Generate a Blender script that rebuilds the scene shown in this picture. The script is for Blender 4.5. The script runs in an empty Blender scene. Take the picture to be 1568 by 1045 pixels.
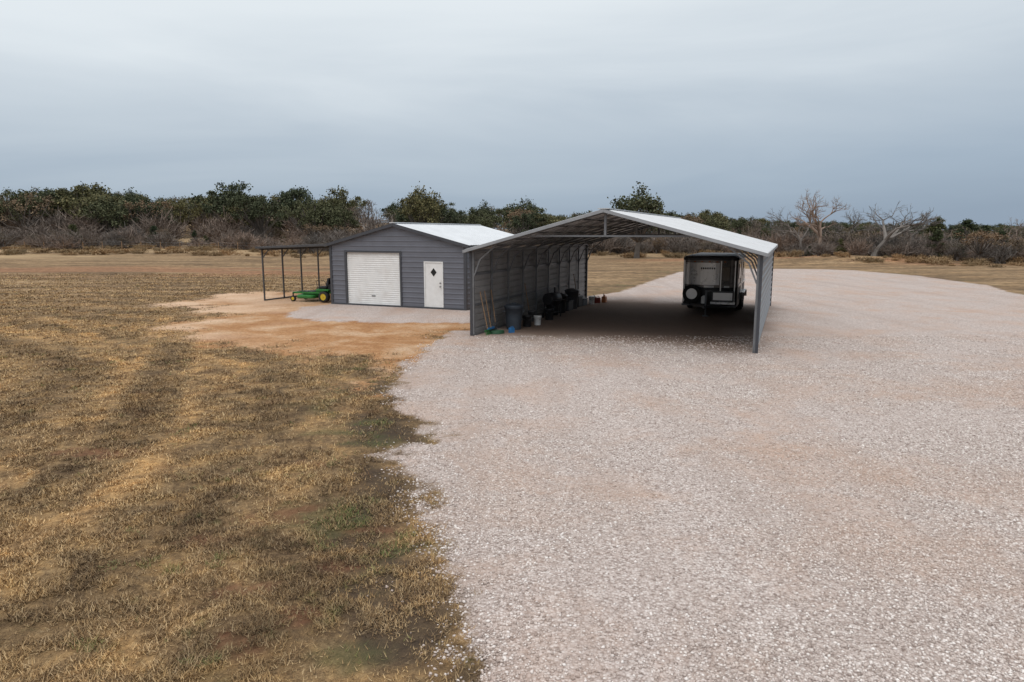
import bpy, math, random
import numpy as np
from mathutils import Vector, Matrix
random.seed(7); rng=np.random.default_rng(11)
scene=bpy.context.scene
COL=scene.collection
CH=3.35
# ------------------------------------------------------------------ helpers
def recal(x,y):
    """survey correction: ground coordinates measured with a first estimate of the eye height (3.6 m) and horizon"""
    s,c=.1647,.9863; d=y*c+3.6*s; cx=x/d; cy=(y*s-3.6*c)/d
    s,c=.1573,.9876; t=CH/(s-c*cy) if s-c*cy>.004 else 900
    Y=t*(c+s*cy)
    if y>60: Y=min(Y,y*1.22); return (x*Y/y,Y)
    return (cx*t,Y)
def node_mat(name):
    m=bpy.data.materials.new(name); m.use_nodes=True
    nt=m.node_tree; b=nt.nodes['Principled BSDF']
    return m,nt,b
def N(nt,t,**k):
    n=nt.nodes.new(t)
    for a,v in k.items(): setattr(n,a,v)
    return n
def setin(n,d):
    for k,v in d.items(): n.inputs[k].default_value=v
def ramp(nt,fac,stops):
    r=N(nt,'ShaderNodeValToRGB'); e=r.color_ramp.elements
    while len(e)<len(stops): e.new(0.5)
    for i,(p,c) in enumerate(stops):
        e[i].position=p; e[i].color=(*c,1) if len(c)==3 else c
    nt.links.new(fac,r.inputs[0]); return r.outputs[0]
def mix(nt,f,a,b,bt='MIX'):
    m=N(nt,'ShaderNodeMix',data_type='RGBA',blend_type=bt)
    for idx,v in ((0,f),(6,a),(7,b)):
        if hasattr(v,'default_value') or hasattr(v,'links'): nt.links.new(v,m.inputs[idx])
        else: m.inputs[idx].default_value=v if idx==0 else (*v,1)
    return m.outputs[2]
def noise(nt,vec,scale,detail=4,rough=.6,dist=0):
    n=N(nt,'ShaderNodeTexNoise'); setin(n,{'Scale':scale,'Detail':detail,'Roughness':rough,'Distortion':dist})
    if vec is not None: nt.links.new(vec,n.inputs['Vector'])
    return n.outputs['Fac']
def simple(name,col,rough=.5,metal=0,var=.25,scale=3,dirt=None,bump=0):
    m,nt,b=node_mat(name); tc=N(nt,'ShaderNodeTexCoord').outputs['Object']
    n=noise(nt,tc,scale,3,.65)
    c=ramp(nt,n,[(.3,tuple(x*(1-var) for x in col)),(.7,tuple(min(1,x*(1+var)) for x in col))])
    if dirt:
        n2=noise(nt,tc,1.1,5,.7)
        f=ramp(nt,n2,[(.5,(0,0,0)),(.8,(.6,.6,.6))])
        c=mix(nt,f,c,dirt)
    nt.links.new(c,b.inputs['Base Color'])
    rr=N(nt,'ShaderNodeMapRange'); setin(rr,{3:max(.05,rough-.12),4:min(1,rough+.12)}); nt.links.new(n,rr.inputs[0])
    nt.links.new(rr.outputs[0],b.inputs['Roughness'])
    b.inputs['Metallic'].default_value=metal
    if bump:
        bp=N(nt,'ShaderNodeBump'); setin(bp,{'Strength':bump,'Distance':.02}); nt.links.new(n,bp.inputs['Height']); nt.links.new(bp.outputs[0],b.inputs['Normal'])
    return m
def npmesh(name,V,F,mats,midx=None,smooth=False):
    me=bpy.data.meshes.new(name); V=np.asarray(V,np.float32); F=np.asarray(F,np.int32)
    k=F.shape[1]
    me.vertices.add(len(V)); me.vertices.foreach_set('co',V.ravel())
    me.loops.add(F.size); me.loops.foreach_set('vertex_index',F.ravel())
    me.polygons.add(len(F)); me.polygons.foreach_set('loop_start',np.arange(0,F.size,k,dtype=np.int32))
    me.polygons.foreach_set('loop_total',np.full(len(F),k,np.int32))
    for m in mats: me.materials.append(m)
    if midx is not None: me.polygons.foreach_set('material_index',np.asarray(midx,np.int32))
    if smooth: me.polygons.foreach_set('use_smooth',np.ones(len(F),bool))
    me.update(calc_edges=True); return me
def obj(name,me,parent=None,loc=(0,0,0),rotz=0,scale=1):
    o=bpy.data.objects.new(name,me); COL.objects.link(o)
    o.location=loc; o.rotation_euler=(0,0,rotz)
    o.scale=(scale,)*3 if not hasattr(scale,'__len__') else scale
    if parent: o.parent=parent
    return o
class MB:
    def __init__(s): s.v=[]; s.f=[]; s.m=[]; s.sm=[]
    def add(s,vs,fs,mi=0,sm=False):
        o=len(s.v); s.v+= [tuple(v) for v in vs]; s.f+=[tuple(i+o for i in f) for f in fs]; s.m+=[mi]*len(fs); s.sm+=[sm]*len(fs)
    def box(s,x0,x1,y0,y1,z0,z1,mi=0):
        s.add([(x0,y0,z0),(x1,y0,z0),(x1,y1,z0),(x0,y1,z0),(x0,y0,z1),(x1,y0,z1),(x1,y1,z1),(x0,y1,z1)],
              [(0,3,2,1),(4,5,6,7),(0,1,5,4),(1,2,6,5),(2,3,7,6),(3,0,4,7)],mi)
    def rbox(s,x0,x1,y0,y1,z0,z1,r,mi=0,n=3):
        def ring(z,ins):
            a0,a1,b0,b1=x0+ins,x1-ins,y0+ins,y1-ins; rr=max(r-ins*.5,.001); out=[]
            for cx,cy,st in ((a1-rr,b1-rr,0),(a0+rr,b1-rr,1),(a0+rr,b0+rr,2),(a1-rr,b0+rr,3)):
                for i in range(n+1):
                    a=(st+i/n)*math.pi/2; out.append((cx+rr*math.cos(a),cy+rr*math.sin(a),z))
            return out
        c=min(r*.5,(z1-z0)*.3)
        R=[ring(z0,c),ring(z0+c,0),ring(z1-c,0),ring(z1,c)]; k=len(R[0]); vs=sum(R,[]); fs=[]
        for j in range(3):
            for i in range(k): fs.append((j*k+i,j*k+(i+1)%k,(j+1)*k+(i+1)%k,(j+1)*k+i))
        fs.append(tuple(range(k-1,-1,-1))); fs.append(tuple(range(3*k,4*k)))
        s.add(vs,fs,mi)
    def beam(s,p0,p1,w,h=None,mi=0):
        h=h or w; p0=Vector(p0); p1=Vector(p1); d=(p1-p0).normalized()
        up=Vector((0,0,1)) if abs(d.z)<.98 else Vector((0,1,0))
        a=d.cross(up).normalized()*w/2; b=a.cross(d).normalized()*h/2
        vs=[p+sa*a+sb*b for p in (p0,p1) for sa,sb in ((-1,-1),(1,-1),(1,1),(-1,1))]
        s.add(vs,[(0,1,2,3),(7,6,5,4),(0,4,5,1),(1,5,6,2),(2,6,7,3),(3,7,4,0)],mi)
    def tube(s,pts,rs,n=8,mi=0,cap=True,sm=True):
        pts=[Vector(p) for p in pts]; vs=[]
        for i,p in enumerate(pts):
            d=(pts[min(i+1,len(pts)-1)]-pts[max(i-1,0)]).normalized()
            up=Vector((0,0,1)) if abs(d.z)<.95 else Vector((1,0,0))
            a=d.cross(up).normalized(); b=a.cross(d).normalized()
            r=rs[i] if hasattr(rs,'__len__') else rs
            for k in range(n):
                t=2*math.pi*k/n; vs.append(p+a*r*math.cos(t)+b*r*math.sin(t))
        fs=[(j*n+i,j*n+(i+1)%n,(j+1)*n+(i+1)%n,(j+1)*n+i) for j in range(len(pts)-1) for i in range(n)]
        s.add(vs,fs,mi,sm)
        if cap: s.add(vs[:n],[tuple(range(n-1,-1,-1))],mi); s.add(vs[-n:],[tuple(range(n))],mi)
    def wheel(s,c,axis,R,w,mt,mr):
        c=Vector(c); ax=Vector(axis).normalized()
        prof=[(-w/2,R*.6),(-w/2,R*.92),(-w*.35,R),(w*.35,R),(w/2,R*.92),(w/2,R*.6)]
        s.tube([c+ax*(a+i*1e-5) for i,(a,_) in enumerate(prof)],[r for _,r in prof],20,mt,cap=False)
        s.tube([c-ax*w*.42,c-ax*w*.3,c+ax*w*.3,c+ax*w*.42],[R*.6,R*.55,R*.55,R*.6],20,mr)
        s.tube([c-ax*w*.5,c+ax*w*.5],[R*.16,R*.16],10,mr)
    def done(s,name,mats,parent=None,**k):
        me=bpy.data.meshes.new(name); me.from_pydata(s.v,[],s.f)
        for m in mats: me.materials.append(m)
        me.polygons.foreach_set('material_index',s.m); me.polygons.foreach_set('use_smooth',s.sm); me.update()
        return obj(name,me,parent,**k)
def empty(name,loc=(0,0,0),rotz=0):
    e=bpy.data.objects.new(name,None); COL.objects.link(e); e.location=loc; e.rotation_euler=(0,0,rotz); e.empty_display_size=.5; return e
def vn(x,y,seed=0):
    xi=np.floor(x); yi=np.floor(y); fx=x-xi; fy=y-yi; fx=fx*fx*(3-2*fx); fy=fy*fy*(3-2*fy)
    def h(a,b):
        t=np.sin(a*127.1+b*311.7+seed*74.7)*43758.5453; return t-np.floor(t)
    return (h(xi,yi)*(1-fx)+h(xi+1,yi)*fx)*(1-fy)+(h(xi,yi+1)*(1-fx)+h(xi+1,yi+1)*fx)*fy
def fbm(x,y,seed=0,o=4):
    s=0;a=.5;t=0
    for i in range(o): s=s+a*vn(x*2**i,y*2**i,seed+i*3); t+=a; a*=.55
    return s/t
def sstep(a,b,x):
    t=np.clip((x-a)/(b-a),0,1); return t*t*(3-2*t)
def sdpoly(X,Y,P,closed=True):
    d=np.full(X.shape,1e9); ins=np.zeros(X.shape,bool); n=len(P)
    for i in range(n if closed else n-1):
        ax,ay=P[i]; bx,by=P[(i+1)%n]; ex,ey=bx-ax,by-ay
        t=np.clip(((X-ax)*ex+(Y-ay)*ey)/(ex*ex+ey*ey),0,1)
        d=np.minimum(d,np.hypot(X-ax-t*ex,Y-ay-t*ey))
        if closed:
            c=((ay>Y)!=(by>Y))&(X<(bx-ax)*(Y-ay)/((by-ay) if by!=ay else 1e-9)+ax); ins^=c
    return np.where(ins,d,-d) if closed else d
RP=lambda L:[recal(*p) if p[1]>1 else p for p in L]
GR=RP([(.6,-12),(.2,3),(-.13,4.94),(-.35,5.72),(-.71,6.34),(-.92,7.26),(-1.0,8.35),(-1.28,9.5),(-1.85,10.4),(-1.0,11.5),(-1.86,12.64),(-2.6,14.7),
    (-2.8,17.2),(-2.5,20.1),(-1.9,23.5),(-1.0,24.2),(1,29),(3.6,35.3),(6.1,38.4),(9.6,46.5),(13.5,55.5),(18.3,60.0),(24,60.0),(28.5,57.8),(30.4,51),(29.6,42.4),(27,35.5),(26,25),(26,10),(26,-12)])
PATCH=RP([(-9.3,28),(-7.9,26.4),(-4.5,25.6),(-1.5,25.8),(-1.2,29.8),(-8.3,32.8),(-9.5,31)])
DIRT=RP([(-16.5,32.4),(-15.9,36.6),(-12.1,39.5),(-6,38),(-1,31),(-.5,24.5),(-1.7,21),(-2.2,15.6),(-3.4,15.9),(-5.9,18.6),(-8.2,20.6),(-10,21.4),(-11.6,23.6),(-12.5,27.6)])
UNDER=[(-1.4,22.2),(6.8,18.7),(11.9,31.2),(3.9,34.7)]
def g_sd(X,Y):
    n=(fbm(X*.9,Y*.9,3)-.5)*.55+(fbm(X*3.2,Y*3.2,8)-.5)*.7
    a=sdpoly(X,Y,GR)+n*sstep(60,10,Y)+n*.5
    b=sdpoly(X,Y,PATCH)+n*1.3
    return np.maximum(a,b)
def d_sd(X,Y):
    return sdpoly(X,Y,DIRT)+(fbm(X*.45,Y*.6,21)-.5)*6.0+(fbm(X*2.5,Y*2.5,5)-.5)*2.2-.3
def mow(X,Y):
    """mowing swaths + faint wheel tracks in the dry grass, -1..1"""
    rr=np.hypot(X+22,(Y-8)*.9)+ (fbm(X*.3,Y*.3,201)-.5)*1.2
    sw=np.sin(rr*2*np.pi/2.3)*sstep(.25,.55,fbm(X*.25,Y*.25,205))*(.6+.4*fbm(X*2,Y*2,207))
    T=[(-13,27),(-10.2,20.5),(-8.0,15.0),(-6.3,11.0),(-5.9,8.0),(-6.6,5.5),(-7.5,3.5)]
    d=sdpoly(X,Y,T,False); tr=np.exp(-((d-.75)/.20)**2)*sstep(.2,.45,fbm(X*.7,Y*.7,210))
    T2=[(-30,33),(-19,26.5),(-12,19.5),(-3.8,14.6)]
    d=sdpoly(X,Y,T2,False); tr+=.8*np.exp(-((d-.75)/.25)**2)*sstep(.2,.45,fbm(X*.7,Y*.7,214))
    T3=[(-9.5,4),(-6.9,7.5),(-4.4,11.5),(-3.2,15)]
    d=sdpoly(X,Y,T3,False); tr+=.5*np.exp(-((d-.7)/.2)**2)*sstep(.3,.55,fbm(X*.7,Y*.7,216))
    return np.clip(sw*.6+tr*.9+(fbm(X*.16,Y*.22,220)-.5)*1.1,-1,1)
SP=[(-2.69,7.76,.42,.2),(-1.74,6.45,.2,.12),(-2.58,6.07,.3,.1),(-1.9,5.6,.16,.13),(-2.25,5.25,.22,.14),(-1.6,7.35,.25,.1),(-3.4,7.1,.2,.1),(-6.5,10.2,.6,.25),(-3.0,9.6,.3,.12)]
def spots(X,Y):
    s=np.zeros(X.shape); q=(fbm(X*4,Y*4,301)-.5)*3.0+(fbm(X*14,Y*14,302)-.5)*1.6
    for a,b_,rx,ry in SP:
        s=np.maximum(s,sstep(1.5,.5,np.hypot((X-a)/rx,(Y-b_)/ry)+q))
    return s*.75
def terr(X,Y):
    r=np.hypot(X,Y)
    lft=sstep(60,-40,X)
    z=(1.2+5.5*lft)*sstep(100,280,r)*(.75+.5*fbm(X*.012,Y*.012,31,2))
    z=z+.6*np.exp(-(((X-40)/9)**2+((Y-84)/5)**2))
    z=z+sstep(60,80,r)*.9*(fbm(X*.04,Y*.04,9,3)-.5)
    away=sstep(0,3,np.hypot(X-1,Y-28)-14)
    return z+away*.10*(fbm(X*.35,Y*.35,44,3)-.5)*sstep(400,60,r)

# ------------------------------------------------------------------ ground material
def ground_mat():
    m,nt,b=node_mat('ground_soil_grass_gravel'); L=nt.links.new
    P=N(nt,'ShaderNodeNewGeometry').outputs['Position']
    def att(n): return N(nt,'ShaderNodeAttribute',attribute_name=n).outputs['Fac']
    mp=N(nt,'ShaderNodeMapping'); L(P,mp.inputs[0]); mp.inputs['Scale'].default_value=(.5,1.3,1)
    n2=noise(nt,P,11,4,.78); n3=noise(nt,P,70,3,.85); n4=noise(nt,P,1.3,5,.72,.8)
    fine=ramp(nt,n3,[(.32,(.055,.038,.024)),(.5,(.22,.15,.08)),(.66,(.48,.35,.2))])
    mid=ramp(nt,n2,[(.34,(.085,.058,.037)),(.5,(.25,.17,.09)),(.66,(.45,.33,.185))])
    g=mix(nt,.5,fine,mid)
    big=ramp(nt,n4,[(.33,(.45,.42,.43)),(.5,(.97,.92,.87)),(.66,(1.45,1.3,1.08))])
    g=mix(nt,1.0,g,big,'MULTIPLY')
    mowr=ramp(nt,att('mow'),[(0,(.58,.56,.56)),(.5,(1,1,1)),(1,(1.55,1.46,1.32))])
    g=mix(nt,1.0,g,mowr,'MULTIPLY')
    nlow=noise(nt,P,1.9,4,.75)
    gf=ramp(nt,nlow,[(.60,(0,0,0)),(.74,(.4,.4,.4))])
    g=mix(nt,gf,g,(.11,.115,.045))
    rf=ramp(nt,noise(nt,P,.9,5,.75,.6),[(.58,(0,0,0)),(.70,(.5,.5,.5))])
    g=mix(nt,rf,g,(.22,.115,.06))
    fr=att('far'); ff=ramp(nt,noise(nt,mp.outputs[0],.22,6,.75),[(.35,(.13,.085,.05)),(.5,(.25,.165,.09)),(.65,(.37,.255,.145))])
    ff=mix(nt,att('red'),ff,(.32,.165,.09))
    ff=mix(nt,.9,ff,ramp(nt,nlow,[(.35,(.5,.5,.5)),(.65,(1.3,1.3,1.3))]),'MULTIPLY')
    ff=mix(nt,.6,ff,mowr,'MULTIPLY')
    ff=mix(nt,att('gold'),ff,(.46,.33,.19))
    g=mix(nt,fr,g,ff)
    g=mix(nt,att('dark'),g,(.06,.045,.034))
    g=mix(nt,att('green'),g,(.085,.10,.04))
    g=mix(nt,att('spot'),g,mix(nt,n2,(.09,.035,.018),(.27,.125,.07)))
    def vor(sc):
        v=N(nt,'ShaderNodeTexVoronoi'); setin(v,{'Scale':sc}); L(P,v.inputs['Vector']); return v
    v1=vor(34); v2=vor(75)
    sx=N(nt,'ShaderNodeSeparateColor'); L(v1.outputs['Color'],sx.inputs[0])
    sx2=N(nt,'ShaderNodeSeparateColor'); L(v2.outputs['Color'],sx2.inputs[0])
    st=[(0,(.27,.215,.19)),(.3,(.50,.415,.375)),(.7,(.64,.555,.515)),(1,(.84,.78,.74))]
    c1=ramp(nt,sx.outputs[0],st); c2=ramp(nt,sx2.outputs[1],st)
    gc=mix(nt,.4,c1,c2)
    edge=ramp(nt,v1.outputs['Distance'],[(.35,(1,1,1)),(.8,(.55,.5,.47))])
    gc=mix(nt,.75,gc,edge,'MULTIPLY')
    ln=ramp(nt,noise(nt,P,.33,7,.72,.4),[(.47,(0,0,0)),(.68,(.85,.85,.85))])
    gc=mix(nt,ln,gc,mix(nt,n2,(.36,.235,.17),(.63,.455,.36)))
    mp2=N(nt,'ShaderNodeMapping'); L(P,mp2.inputs[0]); mp2.inputs['Rotation'].default_value=(0,0,.45); mp2.inputs['Scale'].default_value=(1,.1,1)
    tr=ramp(nt,noise(nt,mp2.outputs[0],.8,5,.65),[(.46,(0,0,0)),(.7,(.6,.6,.6))])
    gc=mix(nt,tr,gc,(.39,.31,.27))
    dk=ramp(nt,noise(nt,P,.75,6,.75,.5),[(.62,(0,0,0)),(.74,(.6,.6,.6))])
    gc=mix(nt,dk,gc,(.2,.155,.13))
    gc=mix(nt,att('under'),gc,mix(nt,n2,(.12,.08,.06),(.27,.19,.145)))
    dc=ramp(nt,noise(nt,P,.5,7,.75,.4),[(.34,(.36,.165,.065)),(.5,(.52,.29,.14)),(.64,(.66,.46,.30))])
    dc=mix(nt,.85,dc,ramp(nt,n3,[(.35,(.55,.52,.5)),(.62,(1.15,1.15,1.15))]),'MULTIPLY')
    dc=mix(nt,.6,dc,ramp(nt,n2,[(.38,(.6,.55,.5)),(.58,(1.1,1.1,1.1))]),'MULTIPLY')
    pl=N(nt,'ShaderNodeMath',operation='MULTIPLY'); L(att('pale'),pl.inputs[0]); L(n2,pl.inputs[1])
    dc=mix(nt,pl.outputs[0],dc,(.78,.58,.42))
    def thr(a,nz,amp,w):
        x=N(nt,'ShaderNodeMath',operation='MULTIPLY_ADD'); L(nz,x.inputs[0]); x.inputs[1].default_value=amp; L(a,x.inputs[2])
        mr=N(nt,'ShaderNodeMapRange'); L(x.outputs[0],mr.inputs[0]); setin(mr,{1:amp/2-w,2:amp/2+w}); return mr.outputs[0]
    c=mix(nt,thr(att('dirt'),n2,3.4,.5),g,dc)
    gm=thr(att('gravel'),n3,1.0,.10)
    c=mix(nt,gm,c,gc)
    L(c,b.inputs['Base Color']); b.inputs['Roughness'].default_value=.95; b.inputs['Specular IOR Level'].default_value=.15
    hm=N(nt,'ShaderNodeMix'); L(gm,hm.inputs[0]); L(n3,hm.inputs[2])
    inv=N(nt,'ShaderNodeMath',operation='SUBTRACT'); inv.inputs[0].default_value=1; L(v1.outputs['Distance'],inv.inputs[1]); L(inv.outputs[0],hm.inputs[3])
    bp=N(nt,'ShaderNodeBump'); setin(bp,{'Strength':.7,'Distance':.022}); L(hm.outputs[0],bp.inputs['Height']); L(bp.outputs[0],b.inputs['Normal'])
    return m
def axis_pts(a,b,st,lo,hi,g=1.13):
    mid=list(np.arange(a,b,st)); up=[];s=st;x=mid[-1]
    while x<hi: s*=g; x+=s; up.append(x)
    dn=[];s=st;x=a
    while x>lo: s*=g; x-=s; dn.append(x)
    return np.array(dn[::-1]+mid+up)
xs=axis_pts(-16,14,.12,-1100,1100,1.09); 
ys=axis_pts(3.5,16,.11,-200,16,1.13); ys=ys[ys<16]
y2=[16.];s=.12
while y2[-1]<1300: s=min(s*1.03,.35) if y2[-1]<66 else s*1.05; y2.append(y2[-1]+s)
ys=np.concatenate([ys,np.array(y2)])
GX,GY=np.meshgrid(xs,ys); nx,ny=len(xs),len(ys)
GZ=terr(GX,GY); gsd=g_sd(GX,GY); dsd=d_sd(GX,GY)
near=sstep(60,20,GY)
GZ=GZ+np.clip(gsd,-.3,.3)*.06*near
V=np.stack([GX,GY,GZ],-1).reshape(-1,3)
ii=np.arange(nx*ny).reshape(ny,nx)
F=np.stack([ii[:-1,:-1],ii[:-1,1:],ii[1:,1:],ii[1:,:-1]],-1).reshape(-1,4)
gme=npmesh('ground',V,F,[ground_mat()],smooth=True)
def attr(n,a,me=gme): me.attributes.new(n,'FLOAT','POINT').data.foreach_set('value',np.ascontiguousarray(a,dtype=np.float32).ravel())
attr('gravel',np.clip(gsd,-3,3)); attr('dirt',np.clip(dsd,-4,4))
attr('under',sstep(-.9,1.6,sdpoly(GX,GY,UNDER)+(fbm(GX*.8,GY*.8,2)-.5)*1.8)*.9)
attr('far',sstep(24,46,np.hypot(GX,GY)))
red=.75*sstep(48,56,GY)*sstep(74,64,GY)*sstep(-4,-16,GX)+sstep(72,80,GY)*sstep(100,90,GY)*sstep(10,24,GX)*.9
attr('red',np.clip(red*sstep(.40,.6,fbm(GX*.06,GY*.16,71)),0,.75))
attr('gold',sstep(94,112,np.hypot(GX,GY))*sstep(60,-10,GX)*.75*sstep(.3,.55,fbm(GX*.05,GY*.1,411)))
edged=np.exp(-((gsd+.6)/.6)**2)*sstep(24,12,GY)
attr('dark',np.clip(edged*sstep(.35,.65,fbm(GX*1.1,GY*1.1,91))*.9,0,.75))
attr('green',np.clip(np.exp(-((gsd+1.0)/.9)**2)*sstep(.56,.75,fbm(GX*1.6,GY*1.6,131))*.6,0,.45))
attr('pale',sstep(-6,-11,GX)*sstep(.3,.6,fbm(GX*.3,GY*.5,55)))
attr('mow',mow(GX,GY)*.5+.5); attr('spot',spots(GX,GY)*.9)
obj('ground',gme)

# ------------------------------------------------------------------ grass blades
def blade_mat():
    m,nt,b=node_mat('dry_grass'); L=nt.links.new
    g=N(nt,'ShaderNodeNewGeometry'); P=g.outputs['Position']
    c=ramp(nt,g.outputs['Random Per Island'],[(0,(.11,.074,.044)),(.35,(.255,.17,.09)),(.7,(.42,.30,.16)),(1,(.58,.46,.29))])
    big=ramp(nt,noise(nt,P,1.3,5,.72,.8),[(.33,(.48,.45,.45)),(.5,(.97,.92,.87)),(.66,(1.4,1.27,1.05))])
    c=mix(nt,1.0,c,big,'MULTIPLY')
    c=mix(nt,1.0,c,ramp(nt,N(nt,'ShaderNodeAttribute',attribute_name='mow').outputs['Fac'],[(0,(.58,.56,.56)),(.5,(1,1,1)),(1,(1.5,1.43,1.32))]),'MULTIPLY')
    gf=ramp(nt,noise(nt,P,1.9,4,.75),[(.59,(0,0,0)),(.70,(.5,.5,.5))]); c=mix(nt,gf,c,(.13,.145,.055))
    rf=ramp(nt,noise(nt,P,.9,5,.75,.6),[(.54,(0,0,0)),(.70,(.4,.4,.4))]); c=mix(nt,rf,c,(.28,.15,.075))
    gr=N(nt,'ShaderNodeAttribute',attribute_name='green').outputs['Fac']; c=mix(nt,gr,c,(.11,.155,.045))
    L(c,b.inputs['Base Color']); b.inputs['Roughness'].default_value=.8; b.inputs['Specular IOR Level'].default_value=.2
    return m
def grass():
    n=1250000
    y=3.6*(56/3.6)**(rng.random(n)**.85); t=rng.random(n)
    x=-(1.0*y+2)+t*(1.0*y+2+1.2+y*.12)
    gs=g_sd(x,y); ds=d_sd(x,y); sp=spots(x,y); mw=mow(x,y)
    tuft=fbm(x*5,y*5,61,3); tuft2=fbm(x*.8,y*.8,17,3)
    keep=(gs<-.02-.25*rng.random(n)**2+.4*(rng.random(n)<.08))&(ds<rng.random(n)*2.2-1.3)
    keep&=rng.random(n)<(sstep(.3,.62,tuft)*sstep(.2,.5,tuft2)*.95+.06)*(1-.8*sp)
    keep&=~((np.abs(x+3)<7)&(y>29.3)&(y<42))&~((x>-1)&(y>21))
    x=x[keep];y=y[keep];tuft=tuft[keep];gs=gs[keep];mw=mw[keep]; n=len(x)
    r=np.hypot(x,y)
    gm=(np.exp(-((gs+.7)/.8)**2)*sstep(.52,.72,fbm(x*1.6,y*1.6,131))+.7*(fbm(x*2.3,y*2.3,140)>.73))
    gm=np.clip(gm,0,1)*(rng.random(n)<.55)*.8
    ln=(.018+.05*rng.random(n)**1.8)*(.5+1.0*tuft)*(1+r*.01)*(1-.3*np.clip(mw,0,1)); w=.0014+.0005*r
    a=rng.random(n)*6.283; lean=.7+1.0*rng.random(n)
    z=terr(x,y)-.01
    ca,sa=np.cos(a),np.sin(a)
    b0=np.stack([x-sa*w,y+ca*w,z],-1); b1=np.stack([x+sa*w,y-ca*w,z],-1)
    tip=np.stack([x+ca*ln*np.sin(lean),y+sa*ln*np.sin(lean),z+.012+ln*np.cos(lean)],-1)
    V=np.stack([b0,b1,tip],1).reshape(-1,3)
    me=npmesh('dry_grass',V,np.arange(3*n).reshape(-1,3),[blade_mat()])
    attr('mow',np.repeat(mw*.5+.5,3),me); attr('green',np.repeat(gm,3),me)
    obj('dry_grass',me)
grass()
def stones():
    m,nt,b=node_mat('limestone_gravel')
    g=N(nt,'ShaderNodeNewGeometry')
    c=ramp(nt,g.outputs['Random Per Island'],[(0,(.31,.245,.215)),(.3,(.52,.435,.39)),(.7,(.66,.58,.535)),(1,(.88,.825,.785))])
    ln=ramp(nt,noise(nt,g.outputs['Position'],.33,7,.72,.4),[(.47,(0,0,0)),(.68,(.55,.55,.55))])
    c=mix(nt,ln,c,(.54,.39,.30))
    nt.links.new(c,b.inputs['Base Color']); b.inputs['Roughness'].default_value=.9
    n=190000
    y=3.6*(22/3.6)**(rng.random(n)); x=-2.9+(y*.85+2+2.9)*rng.random(n)
    gs=g_sd(x,y); k=(gs>-.05-.6*rng.random(n)**4); x=x[k];y=y[k];gs=gs[k]; 
    k=rng.random(len(x))<sstep(.25,.75,fbm(x*.5,y*.5,12))*.9+.1; x=x[k];y=y[k];gs=gs[k]; n=len(x)
    s=.006+.011*rng.random(n)**1.8+.0004*y
    base=np.array([(1,0,0),(-1,0,0),(0,1,0),(0,-1,0),(0,0,1),(0,0,-1)],float)
    fs=np.array([(0,2,4),(2,1,4),(1,3,4),(3,0,4),(2,0,5),(1,2,5),(3,1,5),(0,3,5)])
    a=rng.random(n)*6.283; jit=base[None]*(.7+.6*rng.random((n,6,1)))+.25*(rng.random((n,6,3))-.5)
    jit=jit*s[:,None,None]*np.array([1.25,.95,.7])
    ca,sa=np.cos(a)[:,None],np.sin(a)[:,None]
    X=jit[...,0]*ca-jit[...,1]*sa+x[:,None]; Y=jit[...,0]*sa+jit[...,1]*ca+y[:,None]
    zz=terr(x,y)+np.clip(gs,-.3,.3)*.06*sstep(60,20,y)
    Z=jit[...,2]+zz[:,None]+s[:,None]*.2
    V=np.stack([X,Y,Z],-1).reshape(-1,3); F=(np.arange(n)[:,None,None]*6+fs[None]).reshape(-1,3)
    obj('gravel',npmesh('gravel',V,F,[m]))
stones()

# ------------------------------------------------------------------ materials
M_side=simple('grey_siding',(.135,.142,.168),.42,.0,.07,2)
M_trim=simple('dark_trim',(.055,.058,.068),.4,0,.1,3)
M_white=simple('white_paint',(.76,.76,.75),.45,0,.05,4,dirt=(.57,.53,.49))
M_roof=simple('galvalume_roof',(.66,.68,.70),.38,.15,.06,1.5)
M_croof=simple('galvanised_roof',(.55,.565,.58),.42,.15,.08,1.5,dirt=(.44,.43,.42))
M_ctrim=simple('grey_trim',(.30,.31,.325),.42,.2,.1,2)
M_panel=simple('grey_panel_inner',(.31,.30,.295),.55,.1,.15,2,dirt=(.2,.16,.13))
M_panel_o=simple('grey_panel',(.19,.20,.215),.45,.1,.1,2)
M_steel=simple('galvanised_steel',(.17,.175,.185),.45,.3,.15,5)
M_dsteel=simple('dark_steel',(.08,.08,.085),.5,.3,.2,5)
M_black=simple('black_plastic',(.018,.018,.02),.5,0,.2,5)
M_tyre=simple('rubber',(.022,.021,.02),.85,0,.25,9,bump=.3)
M_glass=simple('dark_glass',(.02,.024,.028),.08,0,.1,2)
M_green=simple('green_paint',(.025,.17,.035),.35,0,.12,4)
M_yellow=simple('yellow_paint',(.6,.42,.03),.4,0,.1,4)
M_red=simple('red_plastic',(.22,.03,.02),.45,0,.15,4)
M_orange=simple('orange_plastic',(.45,.15,.04),.5,0,.15,4)
M_blue=simple('blue_plastic',(.03,.16,.38),.45,0,.15,4)
M_bin=simple('grey_blue_plastic',(.055,.068,.085),.5,0,.12,4)
M_wood=simple('wood',(.28,.17,.09),.75,0,.25,9)
M_silver=simple('polished_aluminium',(.78,.78,.77),.3,.3,.06,3)
M_brown=simple('bronze_skin',(.24,.22,.205),.3,.2,.12,3)
M_conc=simple('concrete',(.42,.37,.33),.9,0,.12,4)

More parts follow.
